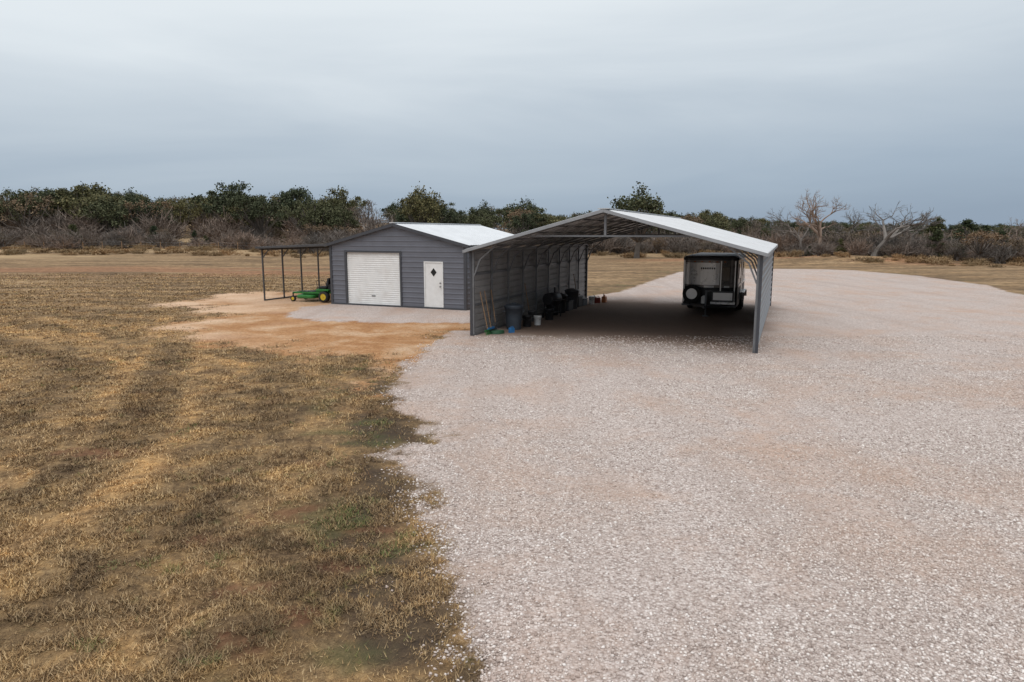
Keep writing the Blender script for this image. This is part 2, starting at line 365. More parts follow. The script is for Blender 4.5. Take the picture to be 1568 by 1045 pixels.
RIB=[(0,0),(.150,0),(.168,.028),(.205,.028),(.225,0)]
def rib_wall(mb,ext,z0,z1,holes=(),plane=None,mi=0,per=.225,prof=RIB):
    pts=[]; z=z0
    while z<z1:
        for dz,o in prof[:-1]: 
            if z+dz<z1: pts.append((z+dz,o))
        z+=per
    pts.append((z1,0))
    for hz in [h[2] for h in holes]+[h[3] for h in holes]:
        if z0<hz<z1:
            for i in range(len(pts)-1):
                if pts[i][0]<hz<pts[i+1][0]-1e-6:
                    t=(hz-pts[i][0])/(pts[i+1][0]-pts[i][0]); pts.insert(i+1,(hz,pts[i][1]+t*(pts[i+1][1]-pts[i][1]))); break
    for (za,oa),(zb,ob) in zip(pts,pts[1:]):
        zm=(za+zb)/2; A=ext(za);B=ext(zb)
        cuts=sorted((h[0],h[1]) for h in holes if h[2]<zm<h[3])
        segs=[];l0,l1=A[0],B[0]
        for h in cuts: segs.append((l0,l1,h[0],h[0])); l0=l1=h[1]
        segs.append((l0,l1,A[1],B[1]))
        for a0,b0,a1,b1 in segs:
            if a1-a0<=0 and b1-b0<=0: continue
            mb.add([plane(a0,oa,za),plane(a1,oa,za),plane(b1,ob,zb),plane(b0,ob,zb)],[(0,1,2,3)],mi)
def rib_slope(mb,y0,y1,pa,pb,mi=0,per=.23,h=.028):
    n=int((y1-y0)/per); per=(y1-y0)/n; prof=[]
    for i in range(n):
        for t,o in ((0,0),(.68,0),(.77,h),(.92,h)): prof.append((y0+(i+t)*per,o))
    prof.append((y1,0))
    for (ya,oa),(yb,ob) in zip(prof,prof[1:]):
        mb.add([(pa[0],ya,pa[1]+oa),(pb[0],ya,pb[1]+oa),(pb[0],yb,pb[1]+ob),(pa[0],yb,pa[1]+ob)],[(0,1,2,3)],mi)

# ------------------------------------------------------------------ SHED
A1=math.radians(-23.0); SX,SY=-8.47,32.1
shed=empty('metal_garage',(SX,SY,0),A1)
W,Ls,HE,HR=7.05,8.4,2.80,3.68
sl=(HR-HE)/(W/2)
def ext(z): 
    if z<=HE: return (0,W)
    d=(z-HE)/sl; return (d,W-d)
mb=MB()
H=[(.893,3.77,-1,2.44),(5.0,5.97,-1,2.10)]
rib_wall(mb,ext,.08,HR-.01,H,lambda a,o,z:(a,-o*.7,z))
rib_wall(mb,ext,.08,HR-.01,(),lambda a,o,z:(a,Ls+o,z))
rib_wall(mb,lambda z:(0,Ls),.08,HE,(),lambda a,o,z:(-o,a,z))
rib_wall(mb,lambda z:(0,Ls),.08,HE,(),lambda a,o,z:(W+o,a,z))
mb.done('walls',[M_side],shed)
mb=MB(); 
for x in (-.04,W-.08):
    for y in (-.045,Ls-.07): mb.box(x,x+.12,y,y+.12,0.02,HE-.02)
mb.box(-.03,W+.03,-.05,-.028,.0,.09); mb.box(W+.03,W+.047,.08,Ls,.0,.09)
def frame(mb,a0,a1,zt,w,p,mi=0):
    mb.box(a0-w,a0,-p,.02,.01,zt+w,mi); mb.box(a1,a1+w,-p,.02,.01,zt+w,mi); mb.box(a0,a1,-p,.02,zt,zt+w,mi)
frame(mb,.893,3.77,2.44,.09,.045)
for s in (0,1):
    p0=(-.22,-.14,HE-.22*sl+.0) if s==0 else (W+.22,-.14,HE-.22*sl)
    mb.beam(p0,(W/2,-.14,HR-.0),.05,.13)
    q0=(p0[0],Ls+.14,p0[2]); mb.beam(q0,(W/2,Ls+.14,HR),.05,.13)
mb.box(W+.19,W+.23,-.11,Ls+.11,HE-.14,HE-.03)
mb.done('trim',[M_trim],shed)
mb=MB()
rib_slope(mb,-.16,Ls+.16,(-.26,HE-.26*sl+.07),(W/2,HR+.07),h=.02); rib_slope(mb,-.16,Ls+.16,(W/2,HR+.07),(W+.26,HE-.26*sl+.07),h=.02)
mb.beam((W/2,-.18,HR+.09),(W/2,Ls+.18,HR+.09),.3,.03)
mb.done('roof',[M_roof],shed)
mb=MB()
SL=[(0,0),(.045,0),(.055,.012),(.085,.012),(.095,0)]
rib_wall(mb,lambda z:(.893,3.77),.1,2.44,(),lambda a,o,z:(a,.05-o,z),0,.095,SL)
mb.box(.895,3.768,.02,.06,.01,.1,0); mb.box(2.2,2.4,.02,.045,.45,.49,1)
mb.done('roll_up_door',[M_white,M_dsteel],shed)
mb=MB()
frame(mb,5.06,5.91,2.04,.05,.04,0)
mb.box(5.065,5.905,-.01,.03,.03,2.035,0)
mb.box(5.0,5.97,-.06,.02,0,.028,1)
c=(5.485,1.62)
def dia(r,y): return [(c[0]-r,y,c[1]),(c[0],y,c[1]-r*1.25),(c[0]+r,y,c[1]),(c[0],y,c[1]+r*1.25)]
mb.add(dia(.19,-.014)+dia(.19,-.009),[(0,1,2,3),(0,4,5,1),(1,5,6,2),(2,6,7,3),(3,7,4,0)],0); mb.add(dia(.15,-.018),[(0,1,2,3)],2)
for y_,r_ in ((1.0,.032),(1.16,.03)):
    mb.tube([(5.83,-.01,y_),(5.83,-.05,y_),(5.83,-.08,y_)],[.018,.018,r_],10,3)
mb.done('entry_door',[M_white,M_dsteel,M_glass,M_dsteel],shed)
mb=MB(); mb.box(-.05,W+.05,-.08,Ls+.05,-.2,.015); mb.done('slab',[M_conc],shed)
mb=MB(); LW=4.2
ysl=[0.05+i*1.4 for i in range(6)]+[8.35]
zo,zi=2.58,2.74
for y in ysl:
    mb.box(-LW,-LW+.06,y,y+.06,0,zo-.03,0)
    mb.beam((-LW-.1,y+.03,zo-.01),(-.06,y+.03,zi-.01),.06,.06,0)
    mb.beam((-LW+.03,y+.03,zo-.5),(-LW+.5,y+.03,zo),.04,.04,0)
mb.beam((-LW+.03,0,zo-.06),(-LW+.03,8.4,zo-.06),.06,.06,0); mb.beam((-LW+.03,.1,.03),(-LW+.03,8.4,.03),.06,.06,0)
for k in (1.1,2.1,3.1): 
    zz=zo+(zi-zo)*k/LW+.035; mb.beam((-LW+k,-.1,zz),(-LW+k,8.5,zz),.08,.03,0)
rib_slope(mb,-.15,8.55,(-LW-.15,zo+.055),(-.05,zi+.055),1)
mb.beam((-LW-.15,-.16,zo+.03),(-.05,-.16,zi+.03),.03,.10,0); mb.beam((-LW-.16,-.15,zo+.02),(-LW-.16,8.55,zo+.02),.03,.09,0)
mb.done('lean_to_canopy',[M_dsteel,M_roof],shed)

# ------------------------------------------------------------------ CARPORT
A2=math.radians(-22.0); CX,CY=-1.28,22.0
cp=empty('metal_carport',(CX,CY,0),A2)
W,Lc,HE,HR=8.68,13.4,2.80,3.97
sl=(HR-HE)/(W/2)
mb=MB(); nf=10
for i in range(nf):
    y=i*(Lc-.06)/(nf-1)+.03; w=.062
    mb.box(0,w,y-.03,y+.03,0,HE-.05,0); mb.box(W-w,W,y-.03,y+.03,0,HE-.05,0)
    mb.beam((.03,y,HE-.03),(W/2,y,HR-.03),w,w,0); mb.beam((W-.03,y,HE-.03),(W/2,y,HR-.03),w,w,0)
    zt=HE+1.85*sl-.06
    if i in (0,nf-1) or i%3==0:
        mb.beam((1.8,y,zt),(W-1.8,y,zt),.05,.05,0); mb.beam((W/2,y,zt),(W/2,y,HR-.05),.07,.07,0)
    for sx in (0,1):
        X=lambda a:a if not sx else W-a
        b0=Vector((X(.05),y,HE-.85)); b1=Vector((X(.28),y,HE-.30)); b2=Vector((X(.85),y,HE+.16))
        mb.beam(b0,b1,.045,.045,0); mb.beam(b1,b2,.045,.045,0)
for x in (.03,W-.03): mb.beam((x,0,.035),(x,Lc,.035),.065,.065,0); mb.beam((x,0,HE-.04),(x,Lc,HE-.04),.06,.06,0)
mb.done('frame',[M_steel],cp)
mb=MB()
for k in range(0,6):
    d=.35+k*.76
    for sx in (0,1):
        x=d if not sx else W-d; z=HE+d*sl+.022
        mb.beam((x,-.22,z),(x,Lc+.22,z),.09,.03,0)
for z in (1.0,2.0):
    mb.beam((-.018,0,z),(-.018,Lc,z),.02,.08,0); mb.beam((W+.018,0,z),(W+.018,Lc,z),.02,.08,0)
mb.done('purlins',[M_steel],cp)
mb=MB(); rib_wall(mb,lambda z:(0,Lc),.04,HE-.06,(),lambda a,o,z:(-.035-o,a,z),0); mb.done('left_wall_panel',[M_panel],cp)
mb=MB(); rib_wall(mb,lambda z:(0,Lc),.04,HE-.06,(),lambda a,o,z:(W+.035+o,a,z),0); mb.done('right_wall_panel',[M_panel_o],cp)
mb=MB()
ov=.2
rib_slope(mb,-.25,Lc+.25,(-ov,HE-ov*sl+.045),(W/2,HR+.045)); rib_slope(mb,-.25,Lc+.25,(W/2,HR+.045),(W+ov,HE-ov*sl+.045))
mb.beam((W/2,-.27,HR+.06),(W/2,Lc+.27,HR+.06),.34,.025)
mb.done('roof',[M_croof],cp)
mb=MB()
for y in (-.26,Lc+.26):
    for s in (0,1):
        p0=(-ov,y,HE-ov*sl+.0) if s==0 else (W+ov,y,HE-ov*sl+.0)
        mb.beam(p0,(W/2,y,HR+.0),.03,.09)
for x in (-ov-.01,W+ov+.01): mb.beam((x,-.25,HE-ov*sl),(x,Lc+.25,HE-ov*sl),.02,.09)
mb.done('trim',[M_ctrim],cp)
mb=MB()
for x0,x1 in ((-.085,-.005),(W+.005,W+.085)):
    mb.box(x0,x1,-.02,-.003,.02,HE-.05); mb.box(x0,x1,Lc+.003,Lc+.02,.02,HE-.05)
mb.done('corner_trim',[M_trim],cp)
RC=Matrix.Rotation(A2,4,'Z'); 
def C(u,v,z=0): 
    p=RC@Vector((u,v,0)); return (p.x+CX,p.y+CY,z)

# ------------------------------------------------------------------ TRAILER
def trailer():
    e=empty('enclosed_trailer',C(6.42,9.0),A2)
    w=1.10; LT=5.0
    prof=[(-w,LT),(-w,.55)]
    for i in range(1,6):
        a=i/6*math.pi/2; prof.append((-w+.28*(1-math.cos(a)) ,.55-.33*math.sin(a)))
    for i in range(0,9):
        t=i/8; x=-w+.28+(2*w-.56)*t; prof.append((x,.22-.17*(1-((x)/(w-.28))**2)))
    for i in range(5,0,-1):
        a=i/6*math.pi/2; prof.append((w-.28*(1-math.cos(a)),.55-.33*math.sin(a)))
    prof+=[(w,.55),(w,LT)]
    k=len(prof)
    def layer(z,ins):
        return [(x*(1-ins/w),y+ins*(1 if y<1 else -1)*.8,z) for x,y in prof]
    def shell(name,zs,mat,cap=False):
        m_=MB(); L=[layer(z,i) for z,i in zs]; vs=sum(L,[]); fs=[(j*k+i,j*k+(i+1)%k,(j+1)*k+(i+1)%k,(j+1)*k+i) for j in range(len(L)-1) for i in range(k)]
        m_.add(vs,fs,0,False)
        if cap: m_.add(L[-1],[tuple(range(k))],0)
        m_.add(L[0],[tuple(range(k-1,-1,-1))],0)
        return m_.done(name,[mat],e)
    shell('lower_body',[(.40,0),(1.12,0)],M_black)
    shell('body',[(1.122,0),(2.22,0)],M_brown)
    shell('roof_cap',[(2.221,-.015),(2.30,-.015),(2.37,.05),(2.40,.16)],M_dsteel,True)
    m_=MB()
    def yb(x): return .22-.17*(1-(x/(w-.28))**2)
    xsn=[-.80+ i*.15 for i in range(9)]
    for a,b in zip(xsn,xsn[1:]):
        m_.add([(a,yb(a)-.008,1.22),(b,yb(b)-.008,1.22),(b,yb(b)-.008,2.12),(a,yb(a)-.008,2.12)],[(0,1,2,3)],0,True)
    pr=[(-.80,.212),(-.92,.235),(-1.02,.32),(-1.08,.43)]
    for a,b in zip(pr,pr[1:]): m_.add([(a[0]-.01,a[1]-.01,1.22),(b[0]-.01,b[1]-.01,1.22),(b[0]-.01,b[1]-.01,2.12),(a[0]-.01,a[1]-.01,2.12)],[(0,1,2,3)],0,True)
    m_.done('nose_panel',[M_silver],e)
    m_=MB()
    for xx in (-1.02,.46,1.0):
        y_=yb(xx) if abs(xx)<.8 else .27
        m_.beam((xx,y_-.02,.5),(xx,y_-.02,2.2),.045,.02,0)
    m_.beam((-.8,yb(.8)-.02,1.15),(0,.03,1.15),.02,.08,0); m_.beam((0,.03,1.15),(.8,yb(.8)-.02,1.15),.02,.08,0)
    m_.box(.52,.80,.10,.16,1.4,1.95,1)
    for x in (-.6,-.3,0,.3,.6): m_.box(x-.04,x+.04,yb(x)-.04,yb(x)-.005,2.14,2.18,2)
    for k_ in range(7): m_.box(-.34+k_*.085,-.29+k_*.085,yb(0)-.035,yb(0)-.012,1.86,1.93,3)
    m_.box(w+.001,w+.025,.9,1.6,1.45,2.05,1); m_.box(w+.001,w+.02,2.1,2.8,.6,2.1,0)
    m_.box(w+.001,w+.025,3.4,4.4,1.45,2.05,1); m_.box(w,w+.03,.6,LT,1.12,1.2,0)
    m_.done('mouldings_and_windows',[M_silver,M_glass,M_orange,M_black],e)
    m_=MB()
    m_.box(-w,w,.3,LT,.32,.40,0)
    m_.beam((-.85,.5,.40),(-.03,-1.15,.44),.07,.1,0); m_.beam((.85,.5,.40),(.03,-1.15,.44),.07,.1,0)
    m_.beam((0,-1.0,.44),(0,-1.4,.44),.09,.07,0); m_.tube([(0,-1.4,.40),(0,-1.4,.50)],[.06,.05],10,0)
    m_.tube([(0,-.75,.02),(0,-.75,.06),(0,-.75,.061),(0,-.75,.9)],[.12,.12,.03,.03],12,1); m_.tube([(0,-.75,.35),(0,-.75,1.05)],[.045,.045],12,1)
    m_.beam((0,-.75,1.02),(.2,-.75,1.05),.02,.02,1)
    m_.box(.1,1.05,-.12,.12,.46,.54,2); m_.box(.14,1.0,-.06,.1,.56,.98,0)
    m_.box(.2,.95,-.08,-.06,.62,.92,2)
    m_.tube([(-.12,-.35,.5),(-.12,-.35,.75),(-.12,-.35,.82)],[.12,.12,.05],14,3)
    m_.done('chassis_and_tongue',[M_dsteel,M_steel,M_silver,M_white],e)
    m_=MB()
    m_.wheel((-.64,-.14,.86),(0,1,0),.37,.2,0,2)
    m_.beam((-.64,0,.86),(-.64,.3,.86),.08,.08,1)
    for y in (2.45,3.3):
        for x in (-w+.08,w-.02): m_.wheel((x,y,.36),(1,0,0),.36,.22,0,1)
    for sx in (-1,1):
        pts=[(sx*(w+.06),1.95,.5),(sx*(w+.06),2.1,.78),(sx*(w+.06),2.5,.84),(sx*(w+.06),3.3,.84),(sx*(w+.06),3.68,.78),(sx*(w+.06),3.82,.5)]
        for a,b in zip(pts,pts[1:]): m_.beam(a,b,.26,.02,2)
    m_.done('wheels_and_fenders',[M_tyre,M_dsteel,M_silver],e)
trailer()

# ------------------------------------------------------------------ stuff along wall
def trash_can(u,v,r=.3,h=.8,mat=M_bin,name='trash_can',lid=True,rot=0):
    e=empty(name,C(u,v),rot); m_=MB()
    m_.tube([(0,0,.01),(0,0,.03),(0,0,h*.5),(0,0,h*.9),(0,0,h*.905),(0,0,h)],[r*.78,r*.8,r*.9,r*.98,r*1.05,r*1.05],24,0,cap=False)
    m_.tube([(0,0,.0),(0,0,.012)],[r*.78,r*.78],24,0)
    for s in (-1,1): m_.beam((s*r*1.0,-.09,h*.82),(s*r*1.15,-.09,h*.8),.03,.03,0); m_.beam((s*r*1.0,.09,h*.82),(s*r*1.15,.09,h*.8),.03,.03,0); m_.beam((s*r*1.15,-.1,h*.8),(s*r*1.15,.1,h*.8),.03,.03,0)
    m_.done('body',[mat],e)
    m_=MB()
    m_.tube([(0,0,h),(0,0,h+.02),(0,0,h+.06),(0,0,h+.09)],[r*1.1,r*1.1,r*.9,r*.4],24,0)
    m_.beam((-.08,0,h+.11),(.08,0,h+.11),.03,.03,0)
    m_.done('lid',[mat],e); return e
trash_can(.66,1.95,.31,.82)
trash_can(.55,6.5,.3,.8,M_black); trash_can(.6,7.35,.27,.72,M_black); trash_can(.6,9.0,.3,.8,M_dsteel)
def bucket(u,v,mat,r=.15,h=.36,name='bucket'):
    e=empty(name,C(u,v)); m_=MB()
    m_.tube([(0,0,.0),(0,0,h*.85),(0,0,h*.86),(0,0,h)],[r*.85,r*.97,r*1.05,r*1.05],18,0,cap=True); m_.tube([(0,0,h),(0,0,h+.02)],[r*1.07,r*1.05],18,0)
    pts=[(r*math.cos(a),-.02,h*.9+ .1*-math.sin(a)) for a in [i*math.pi/8 for i in range(9)]]
    m_.tube([(x*1.1,-r*.9*abs(math.sin(math.acos(max(-1,min(1,x/r))))),z) for x,_,z in pts],.005,5,1)
    m_.done('body',[mat,M_steel],e)
bucket(.85,2.75,M_black,.17,.4); bucket(1.05,3.3,M_white,.14,.34); bucket(.5,4.2,M_dsteel,.16,.4); bucket(.95,4.9,M_black,.18,.42); bucket(.9,11.2,M_white,.14,.36)
def jug(u,v,mat,s=1,name='fuel_can',rot=0):
    e=empty(name,C(u,v),rot); e.scale=(s,s,s); m_=MB()
    m_.rbox(-.17,.17,-.1,.1,0,.3,.05,0); m_.tube([(-.1,0,.3),(-.1,0,.36)],[.03,.03],10,0); m_.tube([(-.1,0,.34),(-.16,0,.4),(-.24,0,.46)],[.02,.015,.012],8,1)
    m_.tube([(-.03,0,.29),(0,0,.37),(.1,0,.37),(.14,0,.29)],[.016]*4,8,0); m_.done('body',[mat,M_black],e)
jug(1.0,11.8,M_red,.9,rot=.4); jug(1.25,12.2,M_orange,1.0,rot=1.2); jug(.9,1.15,M_blue,.6,'blue_bottle',.6)
def grill(u,v):
    e=empty('barbecue_grill',C(u,v),A2+1.4); m_=MB()
    m_.tube([(-.4,0,.75),(-.38,0,.75),(.38,0,.75),(.4,0,.75)],[.2,.24,.24,.2],18,0)
    for x in (-.32,.32):
        for y in (-.2,.2): m_.beam((x,y*.8,.7),(x*1.05,y,.02),.03,.03,0)
    m_.box(-.4,.4,-.4,-.22,.7,.72,0); m_.box(-.34,.34,-.18,.18,.2,.22,0)
    m_.tube([(.2,0,.95),(.2,0,1.2)],[.04,.04],10,0); m_.wheel((-.35,.22,.1),(0,1,0),.1,.05,0,0)
    m_.done('body',[M_black],e)
grill(.8,5.7)
def storage_tote(u,v,mat,h=.35,rot=0):
    e=empty('storage_tote',C(u,v),A2+rot); m_=MB(); m_.rbox(-.3,.3,-.2,.2,0,h,.05,0); m_.rbox(-.33,.33,-.23,.23,h,h+.04,.05,1); m_.done('body',[mat,M_black],e)
storage_tote(.6,8.25,M_dsteel,.4,1.5); storage_tote(.55,9.9,M_black,.45,1.5); storage_tote(.6,10.5,M_bin,.3,1.5)
def tool(u,v,kind,col,tilt=.12,du=0):
    nm={'broom':'push_broom','shovel':'shovel','rake':'rake'}[kind]
    e=empty(nm,C(u,v),A2); m_=MB(); top=(-u+.09,du,1.55-tilt)
    m_.tube([(0,0,.22),top],[.016,.016],8,0)
    if kind=='broom': m_.box(-.04,.04,-.22,.22,.16,.22,1); m_.rbox(-.05,.05,-.23,.23,0.0,.16,.02,2)
    elif kind=='shovel':
        m_.add([(0,-.1,.25),(0,.1,.25),(0,.11,.1),(.03,0,0),(0,-.11,.1),(.03,0,.2)],[(0,1,5),(1,2,5),(2,3,5),(3,4,5),(4,0,5)],1); m_.tube([(0,0,.18),(0,0,.36)],[.024,.018],8,1)
    else:
        m_.box(-.02,.02,-.2,.2,.15,.18,1)
        for i in range(9): m_.beam((0,-.19+i*.0475,.16),(.06,-.19+i*.0475,.0),.008,.008,1)
    m_.done('body',[M_wood,col,M_black],e)
tool(.32,.75,'broom',M_blue); tool(.3,1.2,'shovel',M_dsteel,du=.1); tool(.35,.4,'rake',M_green); tool(.3,4.5,'shovel',M_dsteel); tool(.3,10.9,'rake',M_steel)
def hose():
    e=empty('garden_hose',C(.55,.75),0); m_=MB(); pts=[]
    for i in range(90):
        a=i*.35; r=.22+.03*math.sin(i*.7); pts.append((r*math.cos(a),r*math.sin(a)*.8,.02+.0012*i))
    m_.tube(pts,.013,6,0); m_.done('coil',[simple('hose_green',(.03,.1,.05),.5)],e)
hose()

# ------------------------------------------------------------------ MOWER
def mower():
    R=Matrix.Rotation(A1,4,'Z'); p=R@Vector((-1.35,1.0,0))
    e=empty('riding_mower',(p.x+SX,p.y+SY,0),A1+math.radians(4)); m_=MB()
    m_.rbox(-1.15,-.15,-.62,.62,.16,.34,.18,0); m_.rbox(-.95,-.35,-.35,.35,.34,.42,.1,0)
    for y in (-.28,.0,.28): m_.tube([(-.65,y,.42),(-.65,y,.5)],[.09,.07],12,1)
    m_.beam((-1.35,-.42,.42),(.8,-.36,.46),.07,.08,0); m_.beam((-1.35,.42,.42),(.8,.36,.46),.07,.08,0); m_.beam((-1.35,-.5,.42),(-1.35,.5,.42),.07,.08,0)
    m_.rbox(-.2,.55,-.32,.32,.46,.62,.08,0); m_.box(-1.0,-.35,-.28,.28,.46,.49,1)
    for y in (-.5,.5): m_.beam((-1.35,y,.42),(-1.35,y,.2),.05,.05,1); m_.wheel((-1.35,y,.14),(0,1,0),.14,.12,2,3)
    for y in (-.52,.52): m_.wheel((.45,y,.27),(0,1,0),.27,.26,2,3); m_.rbox(.1,.75,y-.12,y+.12,.56,.63,.06,0)
    m_.rbox(-.1,.4,-.25,.25,.62,.74,.08,1)
    m_.add([(.34,-.24,.72),(.34,.24,.72),(.42,.24,.72),(.42,-.24,.72),(.44,-.2,1.15),(.44,.2,1.15),(.52,.2,1.12),(.52,-.2,1.12)],[(0,1,5,4),(1,2,6,5),(2,3,7,6),(3,0,4,7),(4,5,6,7)],1)
    m_.rbox(.5,1.0,-.28,.28,.5,.85,.08,1); m_.tube([(.75,0,.85),(.75,0,.93)],[.17,.15],16,1)
    for s in (-1,1):
        m_.tube([(.0,s*.36,.6),(-.05,s*.38,.85),(-.12,s*.33,1.0),(-.14,s*.1,1.02)],[.016]*4,8,1)
        m_.tube([(.6,s*.38,.5),(.6,s*.38,1.0),(.62,s*.34,1.15)],[.022]*3,8,1)
    m_.tube([(.62,-.34,1.15),(.62,.34,1.15)],[.022]*2,8,1)
    m_.done('body',[M_green,M_black,M_tyre,M_yellow],e)
mower()

# ------------------------------------------------------------------ vegetation
def leaf_mat(name,c0,c1,c2,k=1.0):
    m,nt,b=node_mat(name); g=N(nt,'ShaderNodeNewGeometry'); oi=N(nt,'ShaderNodeObjectInfo')
    c=ramp(nt,g.outputs['Random Per Island'],[(0,c0),(.5,c1),(1,c2)])
    c=mix(nt,k,c,ramp(nt,oi.outputs['Random'],[(0,(.65,.72,.75)),(.5,(1.05,1.0,.95)),(1,(1.6,1.28,1.05))]),'MULTIPLY')
    nt.links.new(c,b.inputs['Base Color']); b.inputs['Roughness'].default_value=.8; b.inputs['Specular IOR Level'].default_value=.15
    return m
M_leaf=leaf_mat('oak_foliage',(.032,.04,.022),(.078,.09,.048),(.15,.16,.095))
M_leaf2=leaf_mat('russet_foliage',(.075,.062,.045),(.13,.108,.08),(.20,.17,.13))
M_jun=leaf_mat('juniper_foliage',(.024,.034,.018),(.055,.07,.035),(.10,.12,.06))
M_bark=simple('bark',(.115,.098,.085),.9,0,.3,3)
M_twig=leaf_mat('bare_twigs',(.11,.092,.08),(.18,.155,.138),(.28,.24,.215),.6)
M_twig2=leaf_mat('dry_weeds',(.15,.105,.06),(.28,.195,.11),(.42,.31,.18),.5)
def leaves(cent,rad,n,size,flat=.75):
    d=rng.normal(size=(n,3)); d/=np.linalg.norm(d,axis=1,keepdims=True); r=rng.random(n)**.5*(1+.25*rng.normal(size=n))
    p=cent+d*(r*rad)[:,None]*np.array([1,1,flat])
    u=rng.normal(size=(n,3)); u/=np.linalg.norm(u,axis=1,keepdims=True); v=np.cross(u,rng.normal(size=(n,3))); v/=np.linalg.norm(v,axis=1,keepdims=True)
    s=(size*(.6+.8*rng.random(n)))[:,None]
    return np.stack([p-u*s,p-v*s*.6,p+u*s,p+v*s*.6],1).reshape(-1,3)
def tree_mesh(name,H,Wd,ncl,nl,kind='oak',lsz=.13,lm=None):
    mb=MB(); LV=[]
    tz=H*(.2 if kind=='oak' else .1)
    lean=Vector((random.uniform(-.3,.3),random.uniform(-.3,.3),0))
    mb.tube([(0,0,-.3),(lean.x*.4,lean.y*.4,tz*.6),(lean.x,lean.y,tz*1.1)],[H*.04,H*.03,H*.026],8)
    # a few big lobes, clumps gathered around them -> domed but uneven crown
    lobes=[(random.uniform(0,6.283),random.uniform(.15,.62),random.uniform(.42,.66)) for _ in range(6)]
    for i in range(ncl):
        a=random.uniform(0,6.283)
        if kind=='oak':
            la,lr,lz=random.choice(lobes); el=math.asin(random.uniform(-.5,1)); R=H*.24
            c=Vector((math.cos(la)*lr*Wd/2+math.cos(a)*math.cos(el)*R,math.sin(la)*lr*Wd/2+math.sin(a)*math.cos(el)*R,H*lz+math.sin(el)*R*.85))
            cr=H*random.uniform(.07,.125)
        else:
            t=random.uniform(0,1); wr=Wd/2*(1-t)**.75*random.uniform(.3,.95)
            c=Vector((math.cos(a)*wr,math.sin(a)*wr,H*(.12+.82*t))); cr=H*random.uniform(.08,.15)*(1-.4*t)
        s=Vector((lean.x,lean.y,tz)) if kind=='oak' else Vector((0,0,c.z*.6))
        m1=s.lerp(c,.5)+Vector((random.uniform(-.3,.3),random.uniform(-.3,.3),-.05*H+random.uniform(0,.4)))
        mb.tube([s,m1,c],[H*.012,H*.007,H*.003],5,cap=False)
        LV.append(leaves(np.array(c),cr,nl,lsz))
    LV=np.concatenate(LV)
    me=bpy.data.meshes.new(name)
    nb=len(mb.v); lf=[(nb+i*4,nb+i*4+1,nb+i*4+2,nb+i*4+3) for i in range(len(LV)//4)]
    me.from_pydata(mb.v+[tuple(x) for x in LV.tolist()],[],mb.f+lf)
    me.materials.append(M_bark); me.materials.append(lm or (M_leaf if kind=='oak' else M_jun))
    me.polygons.foreach_set('material_index',[0]*len(mb.f)+[1]*len(lf)); me.update(); return me
def bare_mesh(name,H,spread,depth=5,nb=5,rmin=.02):
    mb=MB()
    def grow(p,d,l,r,k):
        q=p; pts=[p]; rs=[r]
        for i in range(3):
            d=(d+Vector((random.gauss(0,.17),random.gauss(0,.17),random.gauss(.03,.1)))).normalized(); q=q+d*l/3; pts.append(q); rs.append(r*(1-.16*(i+1)))
        mb.tube(pts,rs,6 if k>2 else 3,cap=False)
        if k==0: return
        for i in range(random.choice((2,3,3)) if k<depth else nb):
            a=random.uniform(0,6.283); sp=random.uniform(.35,.85)*spread
            o=d.orthogonal(); o.rotate(Matrix.Rotation(a,3,d)); nd=(d+o*sp).normalized()
            if nd.z<-.1: nd.z=.05
            st=pts[random.choice((2,3,3))] if k<depth else pts[-1]
            grow(st,nd,l*random.uniform(.62,.85),max(r*.58,rmin),k-1)
    grow(Vector((0,0,-.2)),Vector((0,0,1)),H*.2,H*.026,depth)
    me=bpy.data.meshes.new(name); me.from_pydata(mb.v,[],mb.f); me.materials.append(M_twig); me.update()
    return me
def shrub_mesh(name,H,n,mat,w=.022):
    P=[];F=[]
    def seg(p,q,w0,w1):
        o=len(P); d=(q-p).normalized(); s=d.cross(Vector((random.gauss(0,1),random.gauss(0,1),random.gauss(0,1)))).normalized()
        P.extend([p-s*w0,p+s*w0,q+s*w1,q-s*w1]); F.append((o,o+1,o+2,o+3))
    for i in range(n):
        a=random.uniform(0,6.283); t=random.uniform(.05,.95); d=Vector((math.cos(a)*t,math.sin(a)*t,random.uniform(.5,1.1))).normalized()
        p=Vector((random.gauss(0,.3),random.gauss(0,.3),0)); l=H*random.uniform(.3,.5)
        q=p+d*l; seg(p,q,w*1.4,w)
        for j in range(4):
            d2=(d+Vector((random.gauss(0,.5),random.gauss(0,.5),random.gauss(.1,.3)))).normalized(); st=p.lerp(q,random.uniform(.5,1)); r=st+d2*l*random.uniform(.5,1.0); seg(st,r,w,w*.6)
            for k in range(4):
                d3=(d2+Vector((random.gauss(0,.6),random.gauss(0,.6),random.gauss(.1,.4)))).normalized(); s2=st.lerp(r,random.uniform(.3,1)); seg(s2,s2+d3*l*random.uniform(.25,.6),w*.7,w*.35)
    return npmesh(name,np.array([tuple(p) for p in P]),np.array(F),[mat])
oaks=[tree_mesh('oak%d'%i,8,random.uniform(7,10),random.randint(44,58),95) for i in range(7)]
russ=[tree_mesh('russet%d'%i,6,random.uniform(6,9),30,50,'oak',.09,M_leaf2) for i in range(3)]
juns=[tree_mesh('jun%d'%i,6,random.uniform(3.2,4.6),28,120,'jun',.11) for i in range(3)]
bares=[bare_mesh('bare%d'%i,8,1.0) for i in range(3)]
mains=[bare_mesh('bare_main%d'%i,8,1.05,6,4,.011) for i in range(3)]
shr=[shrub_mesh('shrub%d'%i,2.8,38,M_twig) for i in range(4)]
weeds=[shrub_mesh('weed%d'%i,1.1,34,M_twig2,.018) for i in range(3)]
BH={m.name:max(v.co.z for v in m.vertices) for m in bares+mains+shr+oaks+juns+russ+weeds}
